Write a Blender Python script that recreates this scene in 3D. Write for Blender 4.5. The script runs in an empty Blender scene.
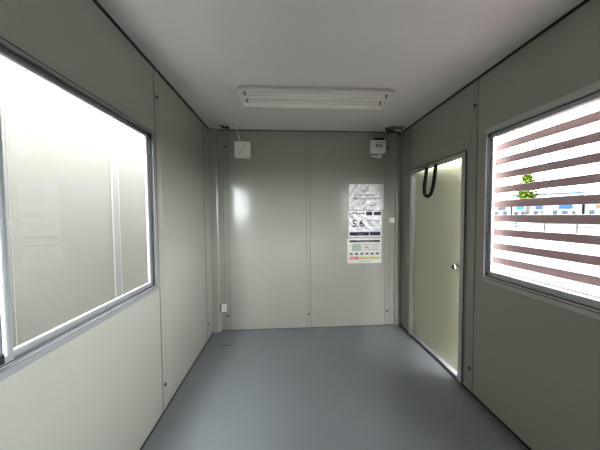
import bpy, bmesh, math, random
from mathutils import Vector, Matrix
random.seed(7)
scene = bpy.context.scene
COL = scene.collection

# ------------------------------------------------------------------ room size (metres)
W, D, H, Y0 = 2.114, 2.709, 2.20, -2.0      # width, back wall, height, wall behind the camera
T = 0.03                                    # wall thickness

# ------------------------------------------------------------------ materials
def mat(name, col, rough=0.5, metal=0.0, noise=0.0, nscale=6.0, bump=0.0, bscale=60.0, spec=0.5, coat=0.0, stretch=None):
    m = bpy.data.materials.new(name); m.use_nodes = True
    nt = m.node_tree; b = nt.nodes['Principled BSDF']
    b.inputs['Base Color'].default_value = (*col, 1)
    b.inputs['Roughness'].default_value = rough
    b.inputs['Metallic'].default_value = metal
    b.inputs['Specular IOR Level'].default_value = spec
    b.inputs['Coat Weight'].default_value = coat
    b.inputs['Coat Roughness'].default_value = 0.12
    tc = nt.nodes.new('ShaderNodeTexCoord')
    mp = nt.nodes.new('ShaderNodeMapping')
    if stretch: mp.inputs['Scale'].default_value = stretch
    nt.links.new(tc.outputs['Object'], mp.inputs['Vector'])
    if noise > 0:
        n = nt.nodes.new('ShaderNodeTexNoise'); n.inputs['Scale'].default_value = nscale
        n.inputs['Detail'].default_value = 4
        nt.links.new(mp.outputs[0], n.inputs['Vector'])
        mx = nt.nodes.new('ShaderNodeMix'); mx.data_type = 'RGBA'
        mx.inputs['A'].default_value = (*[max(0, c * (1 - noise)) for c in col], 1)
        mx.inputs['B'].default_value = (*[min(1, c * (1 + noise)) for c in col], 1)
        nt.links.new(n.outputs['Fac'], mx.inputs['Factor'])
        nt.links.new(mx.outputs['Result'], b.inputs['Base Color'])
    if bump > 0:
        n2 = nt.nodes.new('ShaderNodeTexNoise'); n2.inputs['Scale'].default_value = bscale
        nt.links.new(mp.outputs[0], n2.inputs['Vector'])
        bp = nt.nodes.new('ShaderNodeBump'); bp.inputs['Strength'].default_value = bump
        bp.inputs['Distance'].default_value = 0.01
        nt.links.new(n2.outputs['Fac'], bp.inputs['Height'])
        nt.links.new(bp.outputs[0], b.inputs['Normal'])
    return m

M = {}
M['wall'] = mat('painted_steel_panel', (.337, .328, .284), .14, noise=.04, nscale=2.2, bump=.02, bscale=2.5)
M['trim'] = mat('joint_trim_paint', (.325, .317, .275), .25, noise=.03)
M['ceiling'] = mat('ceiling_board', (.72, .72, .70), .6, noise=.02, bump=.03, bscale=40)
M['floor'] = mat('grey_floor_sheet', (.155, .166, .177), .34, noise=.07, nscale=3, bump=.04, bscale=25)
M['nseam'] = mat('grey_seam', (.45, .44, .40), .5)
M['lining'] = mat('jamb_paint', (.20, .20, .18), .5)
M['alu2'] = mat('aluminium_frame_bright', (.46, .465, .47), .4, metal=.1, noise=.03, nscale=20)  # same aluminium as the left frame, with extra light put into the colour
M['joint'] = mat('joint_shadow_sealant', (.06, .058, .05), .7)  # tone of the gap shadow painted beside the joint strips
M['gasket'] = mat('black_gasket', (.012, .012, .012), .7)
M['alu'] = mat('aluminium_frame', (.235, .24, .25), .45, metal=.1, noise=.03, nscale=20)  # same aluminium as the right frame, with shade put into the colour
M['frame'] = mat('door_frame_paint', (.46, .46, .43), .35, noise=.03)
M['door'] = mat('cream_door_skin', (.60, .585, .43), .28, noise=.03, nscale=2, bump=.02, bscale=2)
M['white'] = mat('white_plastic', (.84, .82, .75), .35, noise=.02)
M['lampwhite'] = mat('lamp_enamel', (.88, .87, .81), .35, noise=.02)
M['tube'] = mat('fluorescent_glass', (.86, .86, .82), .2, noise=.01)
M['black'] = mat('black_plastic', (.012, .012, .013), .4, noise=.1)
M['rubber'] = mat('black_rubber', (.006, .006, .007), .7, noise=.1, spec=.1)
M['dark'] = mat('dark_slot', (.03, .03, .03), .6)
M['steel'] = mat('bolt_steel', (.16, .155, .14), .4, metal=.6, noise=.1, nscale=80)
M['chrome'] = mat('chrome', (.85, .84, .80), .12, metal=1.0)
M['bracket'] = mat('zinc_bracket', (.30, .30, .28), .4, metal=.5, noise=.1, nscale=50)
M['slat'] = mat('stained_slat_wood', (.245, .155, .155), .6, noise=.25, nscale=9, bump=.1, bscale=40, stretch=(1, .12, 6), spec=.15)
M['neighbour'] = mat('neighbour_cream_panel', (.132, .124, .112), .8, noise=.03, nscale=3, spec=.0)
M['nstrip'] = mat('neighbour_strip', (.140, .137, .132), .7, noise=.03, spec=.0)
M['paper'] = mat('laminated_paper', (.70, .69, .70), .16, noise=.04, nscale=30, bump=.55, bscale=26, coat=.6)
M['paper2'] = mat('cream_paper', (.66, .66, .61), .22, noise=.03, nscale=30, bump=.12, bscale=20, coat=.3)
M['navy'] = mat('navy_ink', (.015, .013, .04), .3, spec=0.15)
M['ink'] = mat('black_ink', (.02, .02, .022), .35, spec=0.15)
M['greyink'] = mat('grey_ink', (.10, .10, .105), .35, spec=0.15)
M['red'] = mat('red_ink', (.62, .06, .14), .35)
M['yellow'] = mat('yellow_ink', (.62, .52, .16), .35)
M['green'] = mat('green_ink', (.30, .40, .33), .35, noise=.2, nscale=60)
M['ground'] = mat('pale_ground', (.075, .073, .071), .9, noise=.18, nscale=14, bump=.3, bscale=60, spec=0.02)
M['conc'] = mat('pale_concrete', (.022, .0215, .021), .9, noise=.1, nscale=5, spec=0.02)
M['shopw'] = mat('shop_wall_white', (.10, .10, .105), .8, noise=.05, nscale=.5, spec=0.02)
M['shopb'] = mat('shop_blue', (.006, .022, .06), .7, noise=.05, spec=0.02)
M['teal'] = mat('shop_teal', (.003, .045, .055), .7, noise=.05, spec=0.02)
M['orange'] = mat('shop_orange', (.08, .025, .012), .7, noise=.05, spec=0.02)
M['shopglass'] = mat('shop_glass', (.013, .017, .025), .4, noise=.1, spec=0.02)
M['foliage'] = mat('tree_leaves', (.034, .052, .004), .8, noise=.4, nscale=2, spec=0.02)
M['bark'] = mat('tree_bark', (.02, .014, .01), .9, noise=.2, spec=0.02)
M['carw'] = mat('car_paint_white', (.06, .06, .062), .4, noise=.02, spec=0.02)
M['card'] = mat('car_paint_dark', (.006, .008, .014), .4, noise=.02, spec=0.02)
M['cap'] = mat('pale_metal_cap', (.66, .70, .82), .3, metal=.2, noise=.15, nscale=90)

def glass_mat():
    m = bpy.data.materials.new('window_glass'); m.use_nodes = True
    nt = m.node_tree; nt.nodes.clear()
    out = nt.nodes.new('ShaderNodeOutputMaterial')
    mix = nt.nodes.new('ShaderNodeMixShader'); lw = nt.nodes.new('ShaderNodeLayerWeight'); lw.inputs['Blend'].default_value = .5
    pw = nt.nodes.new('ShaderNodeMath'); pw.operation = 'POWER'; pw.inputs[1].default_value = 5.0
    fr = nt.nodes.new('ShaderNodeMath'); fr.operation = 'MULTIPLY_ADD'; fr.inputs[1].default_value = .5; fr.inputs[2].default_value = .025
    nt.links.new(lw.outputs['Facing'], pw.inputs[0]); nt.links.new(pw.outputs[0], fr.inputs[0])
    tr = nt.nodes.new('ShaderNodeBsdfTransparent'); tr.inputs['Color'].default_value = (.95, .965, .96, 1)
    gl = nt.nodes.new('ShaderNodeBsdfGlossy'); gl.inputs['Roughness'].default_value = .02
    nt.links.new(fr.outputs[0], mix.inputs[0]); nt.links.new(tr.outputs[0], mix.inputs[1]); nt.links.new(gl.outputs[0], mix.inputs[2])
    nt.links.new(mix.outputs[0], out.inputs['Surface'])
    return m
M['glass'] = glass_mat()

# ------------------------------------------------------------------ mesh helpers
class MB:
    def __init__(s): s.bm = bmesh.new()
    def box(s, x0, x1, y0, y1, z0, z1, mtx=None):
        v = [s.bm.verts.new(p) for p in ((x0,y0,z0),(x1,y0,z0),(x1,y1,z0),(x0,y1,z0),(x0,y0,z1),(x1,y0,z1),(x1,y1,z1),(x0,y1,z1))]
        if mtx: 
            for q in v: q.co = mtx @ q.co
        for f in ((0,3,2,1),(4,5,6,7),(0,1,5,4),(1,2,6,5),(2,3,7,6),(3,0,4,7)):
            s.bm.faces.new([v[i] for i in f])
        return s
    def ring(s, ax, a0, a1, u0, u1, z0, z1, w):
        """rectangular ring in the plane across axis ax; a0..a1 is its depth"""
        for (p, q, r, t) in ((u0, u1, z0, z0 + w), (u0, u1, z1 - w, z1), (u0, u0 + w, z0 + w, z1 - w), (u1 - w, u1, z0 + w, z1 - w)):
            if ax == 'x': s.box(a0, a1, p, q, r, t)
            else: s.box(p, q, a0, a1, r, t)
        return s
    def tube(s, pts, r, n=10, cap=True):
        pts = [Vector(p) for p in pts]; rings = []
        rr = r if isinstance(r, (list, tuple)) else [r] * len(pts)
        prev = None
        for i, p in enumerate(pts):
            t = (pts[min(i + 1, len(pts) - 1)] - pts[max(i - 1, 0)]).normalized()
            if prev is None:
                a = Vector((0, 0, 1)) if abs(t.z) < .9 else Vector((1, 0, 0))
                u = t.cross(a).normalized()
            else:
                u = (prev - t * prev.dot(t)).normalized()
            prev = u; w = t.cross(u)
            rings.append([s.bm.verts.new(p + (u * math.cos(k * 2 * math.pi / n) + w * math.sin(k * 2 * math.pi / n)) * rr[i]) for k in range(n)])
        for a, b in zip(rings, rings[1:]):
            for k in range(n): s.bm.faces.new((a[k], a[(k + 1) % n], b[(k + 1) % n], b[k]))
        if cap:
            s.bm.faces.new(rings[0][::-1]); s.bm.faces.new(rings[-1])
        return s
    def prism(s, prof, axis, a0, a1):
        """profile (list of 2-D points) extruded along an axis"""
        def P(q, a): return (a, q[0], q[1]) if axis == 'x' else ((q[0], a, q[1]) if axis == 'y' else (q[0], q[1], a))
        A = [s.bm.verts.new(P(q, a0)) for q in prof]; B = [s.bm.verts.new(P(q, a1)) for q in prof]
        s.bm.faces.new(A[::-1]); s.bm.faces.new(B)
        for i in range(len(prof)):
            j = (i + 1) % len(prof); s.bm.faces.new((A[i], A[j], B[j], B[i]))
        return s
    def build(s, name, m, parent=None, bevel=0.0, smooth=False):
        bmesh.ops.recalc_face_normals(s.bm, faces=s.bm.faces[:])
        me = bpy.data.meshes.new(name)
        if parent is not None:
            inv = Matrix.Translation(-WORLD.get(parent.name, Vector()))
            s.bm.transform(inv)
        s.bm.to_mesh(me); s.bm.free()
        if smooth:
            for p in me.polygons: p.use_smooth = True
        me.materials.append(m)
        o = bpy.data.objects.new(name, me); COL.objects.link(o)
        if parent is not None:
            o.parent = parent; WORLD[o.name] = WORLD.get(parent.name, Vector())
        else: WORLD[o.name] = Vector()
        if bevel:
            b = o.modifiers.new('bevel', 'BEVEL'); b.width = bevel; b.segments = 2; b.limit_method = 'ANGLE'
        return o
WORLD = {}
def tag(o, label=None, cat=None, group=None, kind=None):
    if label: o['label'] = label
    if cat: o['category'] = cat
    if group: o['group'] = group
    if kind: o['kind'] = kind
    return o
def empty(name, loc, label=None, cat=None, group=None, kind=None):
    o = bpy.data.objects.new(name, None); o.empty_display_size = .1; COL.objects.link(o); o.location = loc
    WORLD[o.name] = Vector(loc)
    return tag(o, label, cat, group, kind)
def struct(mb, name, m, label, cat, **k):
    return tag(mb.build(name, m, **k), label, cat, kind='structure')

# ------------------------------------------------------------------ shell
struct(MB().box(-T, W + T, Y0 - T, D + T, -.06, 0), 'floor', M['floor'], 'smooth blue-grey vinyl floor of the empty prefab room', 'floor')
struct(MB().box(-T, W + T, Y0 - T, D + T, H, H + .28), 'ceiling', M['ceiling'], 'plain pale grey ceiling above the cream steel walls', 'ceiling')
# openings
WL = dict(y0=-.085, y1=1.545, z0=.842, z1=1.775)       # left window rough opening
WR = dict(y0=-.085, y1=1.530, z0=.857, z1=1.795)
DO = dict(y0=1.748, y1=2.470, z0=.0, z1=1.70)         # door
b = MB()
b.box(-T, 0, Y0 - T, D + T, 0, WL['z0']).box(-T, 0, Y0 - T, D + T, WL['z1'], H)
b.box(-T, 0, Y0 - T, WL['y0'], WL['z0'], WL['z1']).box(-T, 0, WL['y1'], D + T, WL['z0'], WL['z1'])
struct(b, 'wall_left', M['wall'], 'cream painted steel wall on the left around the wide window', 'wall')
b = MB()
b.box(W, W + T, Y0 - T, WR['y0'], 0, H).box(W, W + T, WR['y0'], WR['y1'], 0, WR['z0']).box(W, W + T, WR['y0'], WR['y1'], WR['z1'], H)
b.box(W, W + T, WR['y1'], DO['y0'], 0, H).box(W, W + T, DO['y0'], DO['y1'], DO['z1'], H).box(W, W + T, DO['y1'], D + T, 0, H)
struct(b, 'wall_right', M['wall'], 'shaded grey-cream steel wall on the right with the door and slatted window', 'wall')
struct(MB().box(0, W, D, D + T, 0, H), 'wall_back', M['wall'], 'cream steel end wall carrying the three posters', 'wall')
struct(MB().box(0, W, Y0 - T, Y0, 0, H), 'wall_front', M['wall'], 'cream steel wall behind the camera', 'wall')

# corner posts (trims) ------------------------------------------------
tn = [0]
def trim(mb, label, m=None, **k):
    tn[0] += 1
    return struct(mb, 'trim_%d' % tn[0], m or M['trim'], label, 'trim', **k)
trim(MB().prism([(0, D), (0, D - .038), (.066, D - .038), (.078, D - .030), (.084, D)], 'z', 0, H), 'cream steel corner post at the left end of the back wall')
trim(MB().prism([(W, D), (W, D - .016), (W - .066, D - .016), (W - .072, D)], 'z', 0, H), 'cream steel corner post at the right end of the back wall')
# joint strips with bolts ---------------------------------------------
def bolt(parent, p, ax, s=1.2):
    p = Vector(p); d = {'x': Vector((1, 0, 0)), '-x': Vector((-1, 0, 0)), '-y': Vector((0, -1, 0))}[ax]
    h = MB().tube([p, p + d * .002, p + d * .0021], [.0125 * s, .0125 * s, .007 * s], 16).build('washer', M['steel'], parent)
    g = MB().tube([p + d * .002, p + d * .0075, p + d * .009], [.0075 * s, .0075 * s, .0055 * s], 6).build('bolt', M['black'], parent)
def vstrip(wall, a0, a1, zb, label, bolts=(.168, 2.02), z0=0, z1=H - .018, t=.0022):
    """a joint cover: flat bar with two rolled edges"""
    c = (a0 + a1) / 2; r = .006
    prof = [(a0, 0), (a0, t * 1.7), (a0 + r, t * 1.7), (a0 + r + .002, t), (a1 - r - .002, t), (a1 - r, t * 1.7), (a1, t * 1.7), (a1, 0)]
    if wall == 'L': pr = [(q[1], q[0]) for q in prof]
    elif wall == 'R': pr = [(W - q[1], q[0]) for q in prof]
    else: pr = [(q[0], D - q[1]) for q in prof]
    o = trim(MB().prism(pr, 'z', z0, z1), label)
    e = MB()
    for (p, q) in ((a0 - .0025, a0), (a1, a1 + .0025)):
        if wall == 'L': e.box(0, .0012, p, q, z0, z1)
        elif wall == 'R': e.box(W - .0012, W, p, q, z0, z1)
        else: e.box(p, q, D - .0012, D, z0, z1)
    e.build('joint_line', M['joint'], o)  # dark hairlines paint the gap shadow along both strip edges
    for z in bolts:
        if wall == 'L': bolt(o, (t, c, z), 'x')
        elif wall == 'R': bolt(o, (W - t, c, z), '-x')
        else: bolt(o, (c, D - t, z), '-y')
    return o
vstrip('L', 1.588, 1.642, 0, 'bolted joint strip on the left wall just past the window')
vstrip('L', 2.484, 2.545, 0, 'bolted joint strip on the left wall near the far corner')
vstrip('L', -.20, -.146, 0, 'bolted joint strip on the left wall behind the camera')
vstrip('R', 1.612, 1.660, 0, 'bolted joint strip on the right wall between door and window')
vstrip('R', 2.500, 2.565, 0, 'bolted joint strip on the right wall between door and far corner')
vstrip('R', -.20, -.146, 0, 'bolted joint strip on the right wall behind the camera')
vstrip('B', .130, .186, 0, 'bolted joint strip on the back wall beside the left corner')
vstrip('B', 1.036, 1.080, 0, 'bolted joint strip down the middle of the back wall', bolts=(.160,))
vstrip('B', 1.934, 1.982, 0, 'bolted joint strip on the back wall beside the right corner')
# dark gaps along the ceiling and floor
trim(MB().box(0, .004, Y0, D - .04, H - .017, H), 'black gap line where the left wall meets the ceiling', M['gasket'])
trim(MB().box(W - .004, W, Y0, D - .02, H - .015, H), 'black gap line where the right wall meets the ceiling', M['gasket'])
trim(MB().box(.084, W - .072, D - .003, D, H - .009, H), 'thin dark gap line where the back wall meets the ceiling', M['gasket'])
def base(name, mb, label): struct(mb, name, M['gasket'], label, 'baseboard')
base('baseboard_left', MB().box(0, .007, Y0, D - .04, 0, .006), 'thin black sealing strip at the foot of the left wall')
base('baseboard_right', MB().box(W - .012, W, Y0, DO['y0'] - .05, 0, .006).box(W - .012, W, DO['y1'] + .04, D - .02, 0, .006).box(W - .014, W - .009, DO['y0'] - .05, DO['y1'] + .04, 0, .005), 'thin black sealing strip at the foot of the right wall')
base('baseboard_back', MB().box(.084, W - .072, D - .004, D, 0, .005), 'thin black sealing strip at the foot of the back wall')

# ------------------------------------------------------------------ windows
def window(n, side, o, label):
    s = 1 if side == 'R' else -1                     # outward direction
    x = W if side == 'R' else 0.0
    def X(a, b):                                     # a,b outward distances (negative = into the room)
        p, q = x + s * a, x + s * b
        return (min(p, q), max(p, q))
    y0, y1, z0, z1 = o['y0'], o['y1'], o['z0'], o['z1']
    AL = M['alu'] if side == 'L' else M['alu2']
    root = empty('window_%d' % n, (x, (y0 + y1) / 2, z0), label, 'window', kind='structure')
    # flange on the inner wall face, then deeper frame box, inner track
    a = X(-.008, .0); f = MB()
    bw, tw = (.026, .006) if side == 'L' else (.003, .004)
    f.box(*a, y0 - .006, y1 + .006, z0 - bw, z0 + .002).box(*a, y0 - .006, y1 + .006, z1 - .002, z1 + tw)
    f.box(*a, y0 - .006, y0 + .002, z0, z1).box(*a, y1 - .002, y1 + .006, z0, z1)
    a = X(.0, T + .012); f.ring('x', *a, y0 + .002, y1 - .002, z0 + .002, z1 - .002, .008)
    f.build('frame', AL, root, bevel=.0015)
    cw = .024 if side == 'L' else .028
    cb = bw if side == 'L' else .003
    a = X(-.005, .0); g = MB()
    g.box(*a, y0 - cw, y1 + .016, z1 + tw, z1 + cw).box(*a, y0 - cw, y0 - .006, z0 - .03, z1 + tw)
    g.box(*a, y1 + .006, y1 + (.016 if side == 'R' else .010), z0 - .03, z1 + tw)
    if side == 'R': g.box(*a, y0 - cw, y1 + .016, z0 - .032, z0 - cb)
    g.build('casing', M['trim'] if side == 'L' else M['frame'], root, bevel=.0015)
    if side == 'R':
        a = X(-.0085, -.0078); MB().box(*a, y0, y1 + .006, z0 - .0035, z0 + .0005).box(*a, y1 + .0035, y1 + .0065, z0 - .0035, z1).build('flange_line', M['gasket'], root)
    else:
        a = X(-.0085, -.0078); MB().box(*a, y0, y1 + .006, z0 - .001, z0 + .001).box(*a, y1 + .003, y1 + .0065, z0 - .026, z1 + .005).box(*a, y0, y1 + .006, z1 + .003, z1 + .0065).build('flange_line', M['gasket'], root)
    a = X(-.001, .012); MB().ring('x', *a, y0 + .009, y1 - .009, z0 + .009, z1 - .009, .003).build('seal', M['gasket'], root)
    iy0, iy1, iz0, iz1 = y0 + .010, y1 - .010, z0 + .010, z1 - .010
    mid = .742
    for k, (u0, u1, d) in enumerate(((mid - .014, iy1, .016), (iy0, mid + .014, .001))):
        sash = MB()
        a = X(d, d + .014); rh = .019 if side == 'L' else .030; fs = .014
        rw = .014 if side == 'L' else .024
        sash.box(*a, u0, u1, iz0, iz0 + rh).box(*a, u0, u1, iz1 - rw, iz1)
        sash.box(*a, u0, u0 + .028, iz0 + rh, iz1 - rw).box(*a, u1 - fs, u1, iz0 + rh, iz1 - rw)
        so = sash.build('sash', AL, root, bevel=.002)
        a = X(d + .006, d + .009)
        MB().box(*a, u0 + .02, u1 - .010, iz0 + .015, iz1 - .010).build('pane', M['glass'], so)
        a = X(d + .002, d + .012)
        bead = MB()
        bead.box(*a, u0 + .028, u1 - fs, iz0 + rh, iz0 + rh + .0035).box(*a, u1 - fs - .0035, u1 - fs, iz0 + rh + .0035, iz1 - rw)
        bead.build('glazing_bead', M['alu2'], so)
    a = X(-.006, .007)
    l = MB().box(*a, mid - .040, mid - .0155, iz0 + .006, iz0 + .036)
    l.build('stopper', M['black'], root, bevel=.003)
    return root
window(1, 'L', WL, 'wide aluminium sliding window on the left looking onto a cream panel wall')
window(2, 'R', WR, 'aluminium sliding window on the right with brown slats outside')

# ------------------------------------------------------------------ door
dr = empty('door_1', (W, DO['y1'], 0), 'cream flush door standing slightly ajar in the right wall', 'door', kind='structure')
f = MB()
y0, y1, z1 = DO['y0'], DO['y1'], DO['z1']
f.box(W - .010, W + T + .006, y0 - .044, y0, 0, z1 + .03)       # near jamb
f.box(W - .010, W + T + .006, y1 + .003, y1 + .020, 0, z1 + .03)       # far jamb
f.box(W - .010, W + T + .006, y0, y1, z1, z1 + .03)             # head
f.build('frame', M['frame'], dr, bevel=.002)
MB().box(W - .008, W + T + .005, y1 - .001, y1 + .0028, .026, z1).build('jamb_lining', M['lining'], dr)
MB().box(W - .008, W + T + .008, y0, y1, 0, .026).build('threshold', M['alu'], dr, bevel=.002)
MB().box(W - .0125, W - .0102, y0 - .049, y0 - .043, 0, z1 + .034).box(W - .0125, W - .0102, y0 - .043, y1 + .020, z1 + .028, z1 + .034).build('frame_seal', M['gasket'], dr)
ANG = math.radians(5.0)
hinge = Vector((W + T + .007, y1 + .022, 0))
Rm = Matrix.Translation(hinge) @ Matrix.Rotation(ANG, 4, 'Z')
# leaf local: extends -y from hinge, thickness +x
leaf = MB().box(0, .034, -.762, 0, -.028, z1 + .022, Rm)
leaf.build('leaf', M['door'], dr, bevel=.002)
def L(x, y, z): return Rm @ Vector((x, y, z))
ky, kz = -.606, .846
MB().tube([L(-.0001, ky, kz), L(-.006, ky, kz), L(-.009, ky, kz)], [.029, .029, .022], 28).build('rose', M['chrome'], dr, smooth=False)
kb = MB().tube([L(-.008, ky, kz), L(-.022, ky, kz), L(-.028, ky, kz), L(-.034, ky, kz), L(-.050, ky, kz), L(-.054, ky, kz), L(-.055, ky, kz)],
          [.013, .012, .018, .023, .023, .021, .018], 28).build('knob', M['chrome'], dr, smooth=True)
MB().tube([L(-.055, ky, kz), L(-.0565, ky, kz)], [.017, .016], 24).build('knob_face', M['black'], kb)
MB().box(-.062, -.0566, ky - .003, ky + .003, kz - .009, kz + .009, Rm).build('thumb_turn', M['chrome'], kb)
for z in (.25, 1.45):
    MB().tube([Vector((W + T + .012, y1 + .004, z)), Vector((W + T + .012, y1 + .004, z + .09))], .007, 12).build('hinge', M['bracket'], dr)

# black U strap hanging from the door head
st = empty('hanging_strap', (W - .01, 2.11, 1.71), 'black rubber strap looped in a U from the top of the door frame', 'strap')
def cat_curve(P, n=8):
    P = [Vector(p) for p in P]; out = []
    for i in range(len(P) - 1):
        p0, p1, p2, p3 = P[max(i - 1, 0)], P[i], P[i + 1], P[min(i + 2, len(P) - 1)]
        for k in range(n):
            t = k / n
            out.append(.5 * ((2 * p1) + (p2 - p0) * t + (2 * p0 - 5 * p1 + 4 * p2 - p3) * t * t + (3 * p1 - p0 - 3 * p2 + p3) * t ** 3))
    out.append(P[-1]); return out
MB().tube(cat_curve([(W - .020, 2.168, 1.712), (W - .020, 2.190, 1.62), (W - .022, 2.203, 1.52), (W - .022, 2.196, 1.462), (W - .022, 2.150, 1.438), (W - .022, 2.100, 1.462),
                     (W - .020, 2.072, 1.53), (W - .020, 2.055, 1.61), (W - .020, 2.040, 1.690)]), .0155, 12).build('strap', M['rubber'], st, smooth=True)
MB().tube(cat_curve([(W - .030, 2.030, 1.70), (W - .030, 2.028, 1.65), (W - .028, 2.045, 1.57), (W - .024, 2.075, 1.50)]), .009, 10).build('strap_tail', M['rubber'], st, smooth=True)
br = MB().box(W - .036, W - .0105, 2.135, 2.215, 1.698, 1.746).box(W - .026, W - .012, 2.02, 2.145, 1.704, 1.712)
br.build('bracket', M['bracket'], st, bevel=.003)
MB().tube([(W - .036, 2.175, 1.72), (W - .041, 2.175, 1.72)], .008, 10).build('screw', M['steel'], st)

# ------------------------------------------------------------------ ceiling light
lx0, lx1, ly0, ly1 = .4745, 1.608, 1.762, 2.030
lt = empty('ceiling_light', ((lx0 + lx1) / 2, (ly0 + ly1) / 2, H), 'unlit white twin-tube fluorescent fitting under the ceiling', 'ceiling light')
c = (ly0 + ly1) / 2
MB().box(lx0, lx1, ly0 + .045, ly1 - .045, H - .006, H).build('tray', M['lampwhite'], lt)
for (p, q) in ((ly0, 1), (ly1, -1)):                      # sloping reflector wings with a rolled lip
    MB().prism([(p, H - .052), (p + q * .007, H - .052), (p + q * .008, H - .044), (p + q * .050, H - .0065), (p + q * .046, H - .0005), (p, H - .044)], 'x', lx0, lx1).build('reflector', M['lampwhite'], lt)
for x in (lx0, lx1 - .004):
    MB().prism([(ly0 + .004, H - .050), (ly1 - .004, H - .050), (ly1 - .045, H - .001), (ly0 + .045, H - .001)], 'x', x, x + .004).build('end_plate', M['lampwhite'], lt)
MB().prism([(c - .026, H - .006), (c + .026, H - .006), (c + .012, H - .040), (c - .012, H - .040)], 'x', lx0 + .004, lx1 - .004).build('centre_ridge', M['lampwhite'], lt, bevel=.002)
for yy in (c - .058, c + .058):
    MB().tube([(lx0 + .030, yy, H - .034), (lx1 - .030, yy, H - .034)], .0155, 16).build('lamp_tube', M['tube'], lt, smooth=True)
    for xx in (lx0 + .012, lx1 - .034):
        MB().box(xx, xx + .022, yy - .019, yy + .019, H - .053, H - .006).build('lamp_holder', M['white'], lt, bevel=.003)
    for xx in (lx0 + .034, lx1 - .050):
        MB().tube([(xx, yy, H - .034), (xx + .016, yy, H - .034)], .0162, 16).build('tube_cap', M['bracket'], lt)

# ------------------------------------------------------------------ things on the back wall
# left white box with its cable
t = empty('mounted_junction_box', (.350, D, 1.89), 'square white box on the back wall high on the left', 'electrical box')
MB().box(.268, .432, D - .058, D, 1.892, 2.062).build('housing', M['white'], t, bevel=.006)
MB().box(.274, .426, D - .064, D - .0585, 1.898, 2.056).build('cover', M['white'], t, bevel=.004)
MB().tube(cat_curve([(.300, D - .0655, 1.935), (.335, D - .0655, 1.95), (.362, D - .0655, 1.985), (.375, D - .0655, 2.03)]), .0028, 8).build('seam', M['nseam'], t)
for p in ((.286, 1.908), (.414, 1.908)):
    MB().tube([(p[0], D - .064, p[1]), (p[0], D - .066, p[1])], .004, 10).build('screw', M['steel'], t)
t = empty('ceiling_rose', (.318, 2.50, H), 'round white cable cap on the ceiling above the left box', 'cable cap')
MB().tube([(.318, 2.50, H), (.318, 2.50, H - .008), (.318, 2.50, H - .018), (.318, 2.50, H - .022)], [.036, .035, .020, .008], 24).build('cap', M['white'], t, smooth=True)
MB().tube(cat_curve([(.318, 2.50, H - .02), (.322, 2.53, H - .06), (.316, 2.60, H - .085), (.322, 2.665, H - .095), (.326, D - .030, 2.062)]), .0045, 8).build('cable', M['white'], t, smooth=True)
t = MB().tube([(1.80, 2.46, H), (1.80, 2.46, H - .005), (1.80, 2.46, H - .009)], [.033, .032, .022], 24).build('blank_ceiling_plate', M['ceiling'], smooth=False)
tag(t, 'faint round blank cap on the ceiling near the right box', 'ceiling cap')

# right outlet box
t = empty('outlet_box', (1.826, D, 1.95), 'white box with three dark slots on the back wall above the posters', 'electrical box')
MB().box(1.744, 1.910, D - .056, D - .001, 1.952, 2.092).build('housing', M['white'], t, bevel=.006)
MB().box(1.750, 1.904, D - .061, D - .0565, 1.958, 2.086).build('cover', M['white'], t, bevel=.003)
for k in range(3):
    x = 1.793 + k * .029
    MB().prism([(x, 2.012), (x + .014, 2.012), (x + .018, 2.044), (x + .004, 2.044)], 'y', D - .0645, D - .0612).build('socket_slot', M['dark'], t)
MB().box(1.790, 1.895, D - .050, D - .001, 2.0925, 2.118).build('cable_entry', M['black'], t, bevel=.004)  # black block standing in for the shadow above the box
MB().box(1.800, 1.905, D - .0625, D - .0612, 2.058, 2.062).build('cover_line', M['greyink'], t)
t = empty('socket_connector', (1.826, D, 1.91), 'small pale cable connector just below the slotted white box', 'connector')
MB().box(1.765, 1.820, D - .030, D, 1.915, 1.930).build('clip', M['white'], t, bevel=.003)
for x in (1.832, 1.858):
    MB().box(x, x + .014, D - .040, D - .004, 1.900, 1.938).build('plug', M['white'], t, bevel=.003)
MB().tube(cat_curve([(1.790, D - .03, 1.918), (1.812, D - .035, 1.900), (1.835, D - .035, 1.902), (1.845, D - .03, 1.915)]), .003, 8).build('wire', M['white'], t, smooth=True)

# lifting-eye covers / cable loops in the two top corners
t = empty('ceiling_hook', (.175, 2.58, H), 'small dark hook on the ceiling beside the left corner post', 'hook')
MB().box(.130, .235, 2.545, 2.62, H - .006, H).build('plate', M['ceiling'], t)
MB().tube(cat_curve([(.160, 2.56, H - .006), (.176, 2.56, H - .026), (.205, 2.575, H - .030), (.222, 2.60, H - .018), (.205, 2.61, H - .006)]), .0085, 10).build('hook', M['black'], t, smooth=True)
t = empty('cable_loop', (1.98, 2.60, H), 'black cable looped under a bracket in the right ceiling corner', 'cable')
MB().box(1.90, 2.06, 2.535, 2.65, H - .006, H).build('plate', M['bracket'], t, bevel=.002)
arc = [(1.960 + .085 * math.cos(a), 2.57 + .03 * math.sin(a), H - .016 - .010 * math.sin(a)) for a in [math.radians(k) for k in range(-20, 215, 12)]]
MB().tube(arc, .0085, 10).build('cable', M['black'], t, smooth=True)
MB().tube(cat_curve([(1.895, 2.60, H - .02), (1.93, 2.60, H - .045), (1.985, 2.59, H - .03), (2.04, 2.62, H - .05), (2.075, 2.65, H - .04)]), .006, 8).build('cable', M['rubber'], t, smooth=True)
MB().box(1.965, 2.03, 2.545, 2.60, H - .034, H - .026).build('clamp', M['white'], t, bevel=.003)
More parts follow.
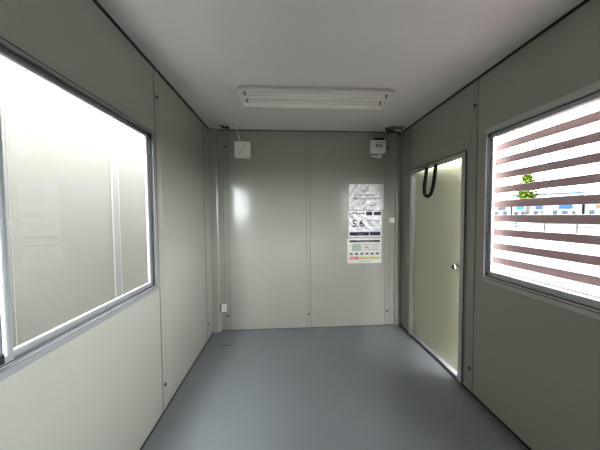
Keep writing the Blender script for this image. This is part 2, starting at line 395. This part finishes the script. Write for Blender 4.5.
# small parts
t = empty('wall_switch', (2.0, D, 1.18), 'small white square switch beside the middle poster', 'switch')
MB().box(1.972, 2.034, D - .020, D - .001, 1.180, 1.238).build('plate', M['white'], t, bevel=.003)
MB().box(1.990, 2.016, D - .025, D - .0205, 1.192, 1.226).build('rocker', M['lampwhite'], t, bevel=.002)
t = empty('wall_outlet', (.12, D, .225), 'small white outlet low beside the left corner post', 'outlet')
MB().box(.096, .148, D - .040, D - .0065, .226, .304).build('plate', M['white'], t, bevel=.003)
MB().box(.0845, .0955, D - .038, D - .001, .228, .300).build('side_cover', M['dark'], t)
for z in (.250, .276):
    MB().box(.112, .116, D - .0412, D - .0402, z, z + .012).box(.126, .130, D - .0412, D - .0402, z, z + .012).build('socket', M['dark'], t)

# ------------------------------------------------------------------ posters
def sheet(x0, x1, z0, z1, amp, seed):
    bm = bmesh.new(); n, m = 90, 64; rnd = random.Random(seed)
    ph = [(rnd.uniform(-90, 90), rnd.uniform(-90, 90), rnd.uniform(0, 6)) for _ in range(5)]
    V = []
    for j in range(m + 1):
        for i in range(n + 1):
            x = x0 + (x1 - x0) * i / n; z = z0 + (z1 - z0) * j / m
            d = sum(math.sin(a * x + b_ * z + c_) for a, b_, c_ in ph) / 5
            V.append(bm.verts.new((x, D - .0025 - amp * (1 + d), z)))
    for j in range(m):
        for i in range(n):
            a = j * (n + 1) + i; bm.faces.new((V[a], V[a + 1], V[a + n + 2], V[a + n + 1]))
    s = MB(); s.bm.free(); s.bm = bm
    return s
def text_mb(txt, x, z, size, y):
    cu = bpy.data.curves.new('t', 'FONT'); cu.body = txt; cu.size = size; cu.offset = size * .02
    o = bpy.data.objects.new('t', cu); COL.objects.link(o)
    dg = bpy.context.evaluated_depsgraph_get()
    me = bpy.data.meshes.new_from_object(o.evaluated_get(dg))
    bpy.data.objects.remove(o)
    me.transform(Matrix.Translation((x, y, z)) @ Matrix.Rotation(math.pi / 2, 4, 'X'))
    s = MB(); s.bm.from_mesh(me); bpy.data.meshes.remove(me)
    return s
YI = D - .0078                                    # printed layer just in front of the sheet
def glyphs(mb, x0, x1, z, h, fill=.8, seed=0):
    """a row of little brush-like character marks"""
    rnd = random.Random(seed); x = x0
    while x < x1 - h * .5:
        if True:
            w = h * rnd.uniform(.75, 1)
            for _ in range(3):
                zz = z + h * rnd.uniform(0, .8); mb.box(x, x + w * rnd.uniform(.6, 1), YI, YI + .0004, zz, zz + h * .20)
            for _ in range(2):
                xx = x + w * rnd.uniform(0, .8); mb.box(xx, xx + h * .20, YI, YI + .0004, z + h * rnd.uniform(0, .3), z + h * rnd.uniform(.7, 1))
        x += h * 1.15
    return mb
def bar(x0, x1, z0, z1, mb=None): return (mb or MB()).box(x0, x1, YI, YI + .0004, z0, z1)

p = empty('poster', (1.71, D, 1.327), 'top poster, a crinkled glossy white sheet with grey lines of writing', 'poster', 'posters on the back wall')
YI -= .004
sh = sheet(1.509, 1.908, 1.330, 1.618, .0042, 3).build('sheet', M['paper'], p, smooth=True)
g = glyphs(MB(), 1.625, 1.812, 1.484, .020, 1, 2); g.build('writing', M['greyink'], sh)
g = glyphs(MB(), 1.560, 1.872, 1.444, .022, .9, 5); g.build('writing', M['greyink'], sh)
g = glyphs(MB(), 1.650, 1.790, 1.535, .012, .6, 6); g.build('writing', M['greyink'], sh)
g = glyphs(MB(), 1.735, 1.800, 1.372, .014, 1, 8); g.build('writing', M['ink'], sh)
YI += .004

p = empty('poster', (1.70, D, 1.021), 'middle poster reading 5.6 between dark navy bars', 'poster', 'posters on the back wall')
sh = sheet(1.509, 1.892, 1.024, 1.316, .0012, 4).build('sheet', M['paper'], p, smooth=True)
glyphs(MB(), 1.522, 1.690, 1.276, .026, .95, 11).build('heading', M['ink'], sh)
bar(1.708, 1.778, 1.268, 1.308, bar(1.796, 1.880, 1.268, 1.308)).build('heading_bar', M['navy'], sh)
bar(1.520, 1.742, 1.040, 1.080, bar(1.752, 1.876, 1.040, 1.080)).build('footer_bar', M['navy'], sh)
text_mb('5.6', 1.548, 1.140, .112, YI).build('figures', M['ink'], sh)
bar(1.697, 1.699, 1.09, 1.25).build('divider', M['greyink'], sh)
glyphs(MB(), 1.718, 1.868, 1.200, .015, 1, 13).build('writing', M['ink'], sh)
glyphs(MB(), 1.730, 1.855, 1.176, .010, .7, 14).build('writing', M['greyink'], sh)
glyphs(MB(), 1.740, 1.830, 1.150, .010, .6, 15).build('writing', M['greyink'], sh)
glyphs(MB(), 1.655, 1.690, 1.108, .014, 1, 16).build('writing', M['greyink'], sh)
glyphs(MB(), 1.62, 1.68, 1.052, .012, 1, 17).build('writing', M['paper'], sh)

p = empty('poster', (1.70, D, .723), 'bottom poster with a green picture and a red and yellow strip', 'poster', 'posters on the back wall')
sh = sheet(1.496, 1.890, .726, 1.010, .0010, 5).build('sheet', M['paper2'], p, smooth=True)
bar(1.520, 1.868, .966, .988).build('heading_bar', M['ink'], sh)
glyphs(MB(), 1.60, 1.79, .972, .010, .9, 20).build('heading', M['paper'], sh)
MB().prism([(1.549, .868), (1.565, .860), (1.585, .868), (1.612, .862), (1.652, .872), (1.656, .905), (1.648, .940), (1.600, .946), (1.552, .942)], 'y', YI, YI + .0004).build('picture', M['green'], sh)
glyphs(MB(), 1.525, 1.548, .925, .010, 1, 21).build('writing', M['greyink'], sh)
glyphs(MB(), 1.672, 1.860, .934, .009, .7, 22).build('writing', M['greyink'], sh)
glyphs(MB(), 1.672, 1.860, .880, .008, .5, 23).build('writing', M['greyink'], sh)
bar(1.690, 1.740, .903, .911, bar(1.712, 1.718, .895, .920)).build('mark', M['red'], sh)
glyphs(MB(), 1.775, 1.862, .905, .010, .6, 24).build('writing', M['greyink'], sh)
for k in range(6):
    x = 1.520 + k * .0600
    q = [(x, .826)] + [(x + .020 - .020 * math.cos(a), .829 + .016 * math.sin(a)) for a in [math.radians(d) for d in range(0, 181, 30)]] + [(x + .040, .826)]
    MB().prism(q, 'y', YI, YI + .0004).build('icon', M['ink'], sh)
bar(1.518, 1.622, .770, .800).build('red_strip', M['red'], sh)
glyphs(MB(), 1.525, 1.612, .7735, .020, 1, 25)
bar(1.622, 1.868, .770, .800).build('yellow_strip', M['yellow'], sh)
mb = MB(); YI -= .0006
glyphs(mb, 1.64, 1.86, .777, .014, .9, 26).build('writing', M['bracket'], sh)
glyphs(MB(), 1.526, 1.615, .776, .018, .8, 27).build('writing', M['paper2'], sh)
YI += .0006
glyphs(MB(), 1.620, 1.760, .744, .009, .9, 28).build('writing', M['greyink'], sh)

# ------------------------------------------------------------------ floor bits
t = empty('floor_cap', (1.807, 1.186, 0), 'small round pale metal cap on the floor at the near right', 'floor cap')
MB().tube([(1.807, 1.186, 0), (1.807, 1.186, .003), (1.807, 1.186, .004)], [.027, .027, .024], 28).build('ring', M['gasket'], t)
MB().tube([(1.807, 1.186, .004), (1.807, 1.186, .008), (1.807, 1.186, .011)], [.023, .020, .010], 28).build('cap', M['cap'], t, smooth=True)
t = MB().prism([(.112, 2.388), (.15, 2.385), (.23, 2.387), (.305, 2.392), (.25, 2.394), (.17, 2.3945)], 'z', 0, .0012).build('scuff_mark', M['gasket'])
tag(t, 'thin dark scuff line on the floor near the left far corner', 'scuff mark', kind='structure')

# ------------------------------------------------------------------ outside left: neighbouring prefab unit
XN = -.80; GZ0 = -.45
M['gapfloor'] = mat('pale_paving', (.7, .69, .65), .8)
nb = empty('prefab_building', (XN - .5, 1.0, -.35), 'cream panelled prefab building close outside the left window', 'building')
MB().box(XN - 2.2, XN, -1.05, 5.5, -.35, 3.05).build('wall_panel', M['neighbour'], nb)
struct(MB().box(XN, -T, -1.05, 5.5, GZ0, -.30), 'trim_90', M['gapfloor'], 'pale concrete strip between the two prefab buildings', 'paving')  # unseen reflector added to lift the lower part of the neighbouring wall
for yc in (.61, 2.41, 4.21):
    MB().box(XN, XN + .003, yc - .050, yc + .050, -.30, 3.02).build('joint_strip', M['nstrip'], nb)
    for yy in (yc - .052, yc - .040, yc + .046):
        MB().box(XN + .0031, XN + .006, yy, yy + .005, -.30, 3.02).build('strip_edge', M['bracket'], nb)
MB().box(XN, XN + .004, 1.522, 1.527, -.30, 3.02).build('strip_edge', M['nstrip'], nb)
MB().box(XN - 2.2, XN + .02, -1.05, 5.5, 3.05, 3.11).build('roof_edge', M['nstrip'], nb)

# ------------------------------------------------------------------ outside right: slatted screen
sc = empty('slatted_screen', (W + .11, .7, -.45), 'reddish-brown horizontal timber slat screen outside the right window', 'screen')
s = MB()
for k in range(-1, 10):
    z = .987 + .0932 * k
    if k == -1: s.box(W + .090, W + .112, -.45, 1.570, .889, .900)
    else: s.box(W + .090, W + .112, -.45, 1.570, z - .044, z + .001)
s.build('slat_panel', M['slat'], sc, bevel=.003)
for yy in (-.30, .55):
    MB().box(W + .112, W + .150, yy, yy + .045, -.45, 1.90).build('upright', M['slat'], sc, bevel=.003)

struct(MB().box(-T, W + T, D + T + .002, 5.5, -.35, H + .28), 'wall_outer', M['neighbour'], 'outer cladding of the adjoining prefab room', 'wall')  # unseen mass added to keep open sky off the neighbouring wall
# ground and far things
GZ = -.45
g = MB().box(-60, 260, -120, 260, GZ - .1, GZ).build('ground', M['ground']); tag(g, 'bright pale open ground outside the window', 'ground', kind='structure')
CAM = Vector((.8035, 0, 1.2731)); dv = Vector((.748, .663, 0)); uv = Vector((.663, -.748, 0))
ROT = math.atan2(uv.y, uv.x)
def far(u, R): q = CAM + dv * R + uv * u; return Vector((q.x, q.y, 0))
def farbox(mb, u0, u1, R0, R1, z0, z1, root):
    m = Matrix.Translation(Vector((CAM.x, CAM.y, 0))) @ Matrix.Rotation(ROT, 4, 'Z')
    # local x = u, local y = R
    return mb.box(u0, u1, R0, R1, z0, z1, m)
# guard rail
gr = empty('guard_rail', far(0, 32), 'low pale guard rail crossing behind the slats', 'guard rail')
mb = MB(); farbox(mb, -14, 14, 32, 32.1, .30, .42, gr); mb.build('rail', M['conc'], gr)
mb = MB(); farbox(mb, -14, 14, 32, 32.1, .02, .12, gr); mb.build('rail', M['conc'], gr)
for k in range(-6, 7):
    mb = MB(); farbox(mb, k * 2 - .06, k * 2 + .06, 32.1, 32.2, GZ, .45, gr); mb.build('post', M['conc'], gr)
# shops
def shop(u0, u1, R, h, wallm, band, label, winm=M['shopglass'], roofm=None):
    root = empty('shop_building', far((u0 + u1) / 2, R) + Vector((0, 0, GZ)), label, 'building', 'far buildings across the open ground')
    mb = MB(); farbox(mb, u0, u1, R, R + 9, GZ, h, root); mb.build('wall', wallm, root)
    mb = MB(); farbox(mb, u0 - .2, u1 + .2, R - .4, R + 9.2, h, h + .35, root); mb.build('roof', roofm or M['shopw'], root)
    mb = MB(); um = (u0 + u1) / 2; farbox(mb, um - (u1 - u0) * .22, um + (u1 - u0) * .22, R - .15, R - .01, 2.5, 3.5, root); mb.build('sign_band', band, root)
    n = max(2, int((u1 - u0) / 1.6)); w = (u1 - u0 - .6) / n
    for k in range(n):
        a = u0 + .3 + k * w
        mb = MB(); farbox(mb, a + w * random.uniform(.05, .3), a + w * random.uniform(.55, .9), R - .08, R - .01, random.uniform(.6, 1.4), random.uniform(1.9, 2.3), root); mb.build('window', winm, root)
shop(-11.5, -7.2, 96, 4.0, M['shopw'], M['conc'], 'white far shop leftmost of the row behind the slats')
shop(-6.8, -3.4, 95, 4.6, M['shopw'], M['teal'], 'far shop with a teal sign band, left of the blue one')
shop(-2.9, .5, 96, 4.3, M['shopw'], M['shopb'], 'far shop with a dark blue sign band under the tree')
shop(1.0, 6.6, 95.2, 4.5, M['shopw'], M['shopb'], 'far wide white shop with a blue band, right of the tree')
shop(7.2, 13.5, 96, 4.2, M['shopw'], M['orange'], 'far shop with an orange sign band at the right end')
# larger hall behind with a blue eaves line
hb = empty('street_warehouse', far(-1, 125) + Vector((0, 0, GZ)), 'long pale warehouse with a blue eaves line behind the shops', 'building')
mb = MB(); farbox(mb, -13, 9, 125, 140, GZ, 8.8, hb); mb.build('wall', M['shopw'], hb)
mb = MB(); farbox(mb, -10, 9.2, 124.6, 125, 8.15, 8.5, hb); mb.build('eaves', M['shopb'], hb)
for k in range(8):
    mb = MB(); farbox(mb, -11 + k * 2.4, -9.9 + k * 2.4, 124.8, 124.99, 6.2, 7.0, hb); mb.build('window', M['shopglass'], hb)
# parked cars
def car(u, R, m, label):
    root = empty('parked_car', far(u, R) + Vector((0, 0, GZ)), label, 'car', 'parked cars in front of the far shops')
    B = Matrix.Translation(far(u, R) + Vector((0, 0, GZ))) @ Matrix.Rotation(ROT, 4, 'Z')
    prof = [(-2.1, .3), (-2.1, .8), (-1.3, .95), (-.8, 1.45), (.9, 1.48), (1.6, 1.0), (2.1, .9), (2.15, .3)]
    s = MB().prism(prof, 'y', -.85, .85); s.bm.transform(B); s.build('body', m, root)
    s = MB().prism([(-1.15, .97), (-.75, 1.38), (.85, 1.40), (1.4, 1.0)], 'y', -.87, .87); s.bm.transform(B); s.build('windows', M['shopglass'], root)
    for x in (-1.3, 1.35):
        s = MB().tube([(x, -.88, .33), (x, .88, .33)], .33, 14); s.bm.transform(B); s.build('wheel', M['rubber'], root)
car(-7.6, 88, M['carw'], 'white far parked car, leftmost of the row')
car(-2.6, 87, M['card'], 'dark blue far parked car below the tree')
car(3.0, 88, M['card'], 'dark far parked car right of the tree')
car(8.6, 87, M['carw'], 'white far parked car, rightmost of the row')
# tree
tr = far(-3.2, 82)
root = empty('street_tree', tr + Vector((0, 0, GZ)), 'bright yellow-green young tree rising above the far buildings', 'tree')
MB().tube([tr + Vector((0, 0, GZ)), tr + Vector((.1, 0, 3)), tr + Vector((0, 0, 6)), tr + Vector((.1, .1, 9.2))], [.22, .16, .1, .04], 10).build('trunk', M['bark'], root)
s = MB(); rnd = random.Random(5)
for i in range(1500):
    a = rnd.uniform(0, 2 * math.pi); hh = rnd.random(); rr = (math.sin(math.pi * (hh * .85 + .12)) ** .8) * 2.3 * math.sqrt(rnd.random()) * rnd.uniform(.8, 1.1)
    pp = tr + Vector((rr * math.cos(a), rr * math.sin(a), 4.4 + hh * 6.6))
    q = Matrix.Translation(pp) @ Matrix.Rotation(rnd.uniform(0, 6), 4, 'Z') @ Matrix.Rotation(rnd.uniform(-1, 1), 4, 'X')
    vs = [s.bm.verts.new(q @ Vector(v)) for v in ((-.42, 0, 0), (0, -.25, .05), (.44, 0, 0), (0, .25, .05))]
    s.bm.faces.new(vs)
s.build('foliage', M['foliage'], root)

# ------------------------------------------------------------------ light
w = bpy.data.worlds.new('overcast'); scene.world = w; w.use_nodes = True
bg = w.node_tree.nodes['Background']; bg.inputs['Color'].default_value = (.93, .965, 1.0, 1); bg.inputs['Strength'].default_value = 46.0
def area(name, loc, rot, sx, sy, portal=False, e=0, col=(1, 1, 1)):
    l = bpy.data.lights.new(name, 'AREA'); l.shape = 'RECTANGLE'; l.size = sx; l.size_y = sy; l.energy = e; l.color = col
    o = bpy.data.objects.new(name, l); COL.objects.link(o); o.location = loc; o.rotation_euler = rot
    if portal: l.cycles.is_portal = True
    return o
yc = (WL['y0'] + WL['y1']) / 2

def area(name, loc, rot, sx, sy, portal=False, e=0, col=(1, 1, 1)):
    l = bpy.data.lights.new(name, 'AREA'); l.shape = 'RECTANGLE'; l.size = sx; l.size_y = sy; l.energy = e; l.color = col
    o = bpy.data.objects.new(name, l); COL.objects.link(o); o.location = loc; o.rotation_euler = rot
    if portal: l.cycles.is_portal = True
    return o
yc = (WL['y0'] + WL['y1']) / 2
area('portal_right', (W + .07, yc, 1.32), (0, math.radians(90), 0), .98, 1.6, True)
area('portal_left', (-.08, yc, 1.31), (0, math.radians(-90), 0), .96, 1.6, True)
area('portal_gap', (-.42, .7, 3.12), (0, 0, 0), .76, 10.0, True)

# ------------------------------------------------------------------ camera
cam = bpy.data.cameras.new('camera'); co = bpy.data.objects.new('camera', cam); COL.objects.link(co)
cam.sensor_width = 36; cam.sensor_fit = 'HORIZONTAL'; cam.lens = 36 * 244.327 / 600; cam.clip_start = .01; cam.clip_end = 600
r = Vector((.998223, -.059176, -.006987)); u = Vector((.009309, .039055, .999194)); fw = Vector((.058856, .997483, -.039536))
m = Matrix(((r.x, u.x, -fw.x, CAM.x), (r.y, u.y, -fw.y, CAM.y), (r.z, u.z, -fw.z, CAM.z), (0, 0, 0, 1)))
co.matrix_world = m
scene.camera = co

scene.view_settings.view_transform = 'Standard'
scene.view_settings.exposure = 0.13
scene.cycles.use_denoising = True
scene.cycles.max_bounces = 14
scene.cycles.diffuse_bounces = 10
scene.cycles.transparent_max_bounces = 16
scene.cycles.sample_clamp_indirect = 10
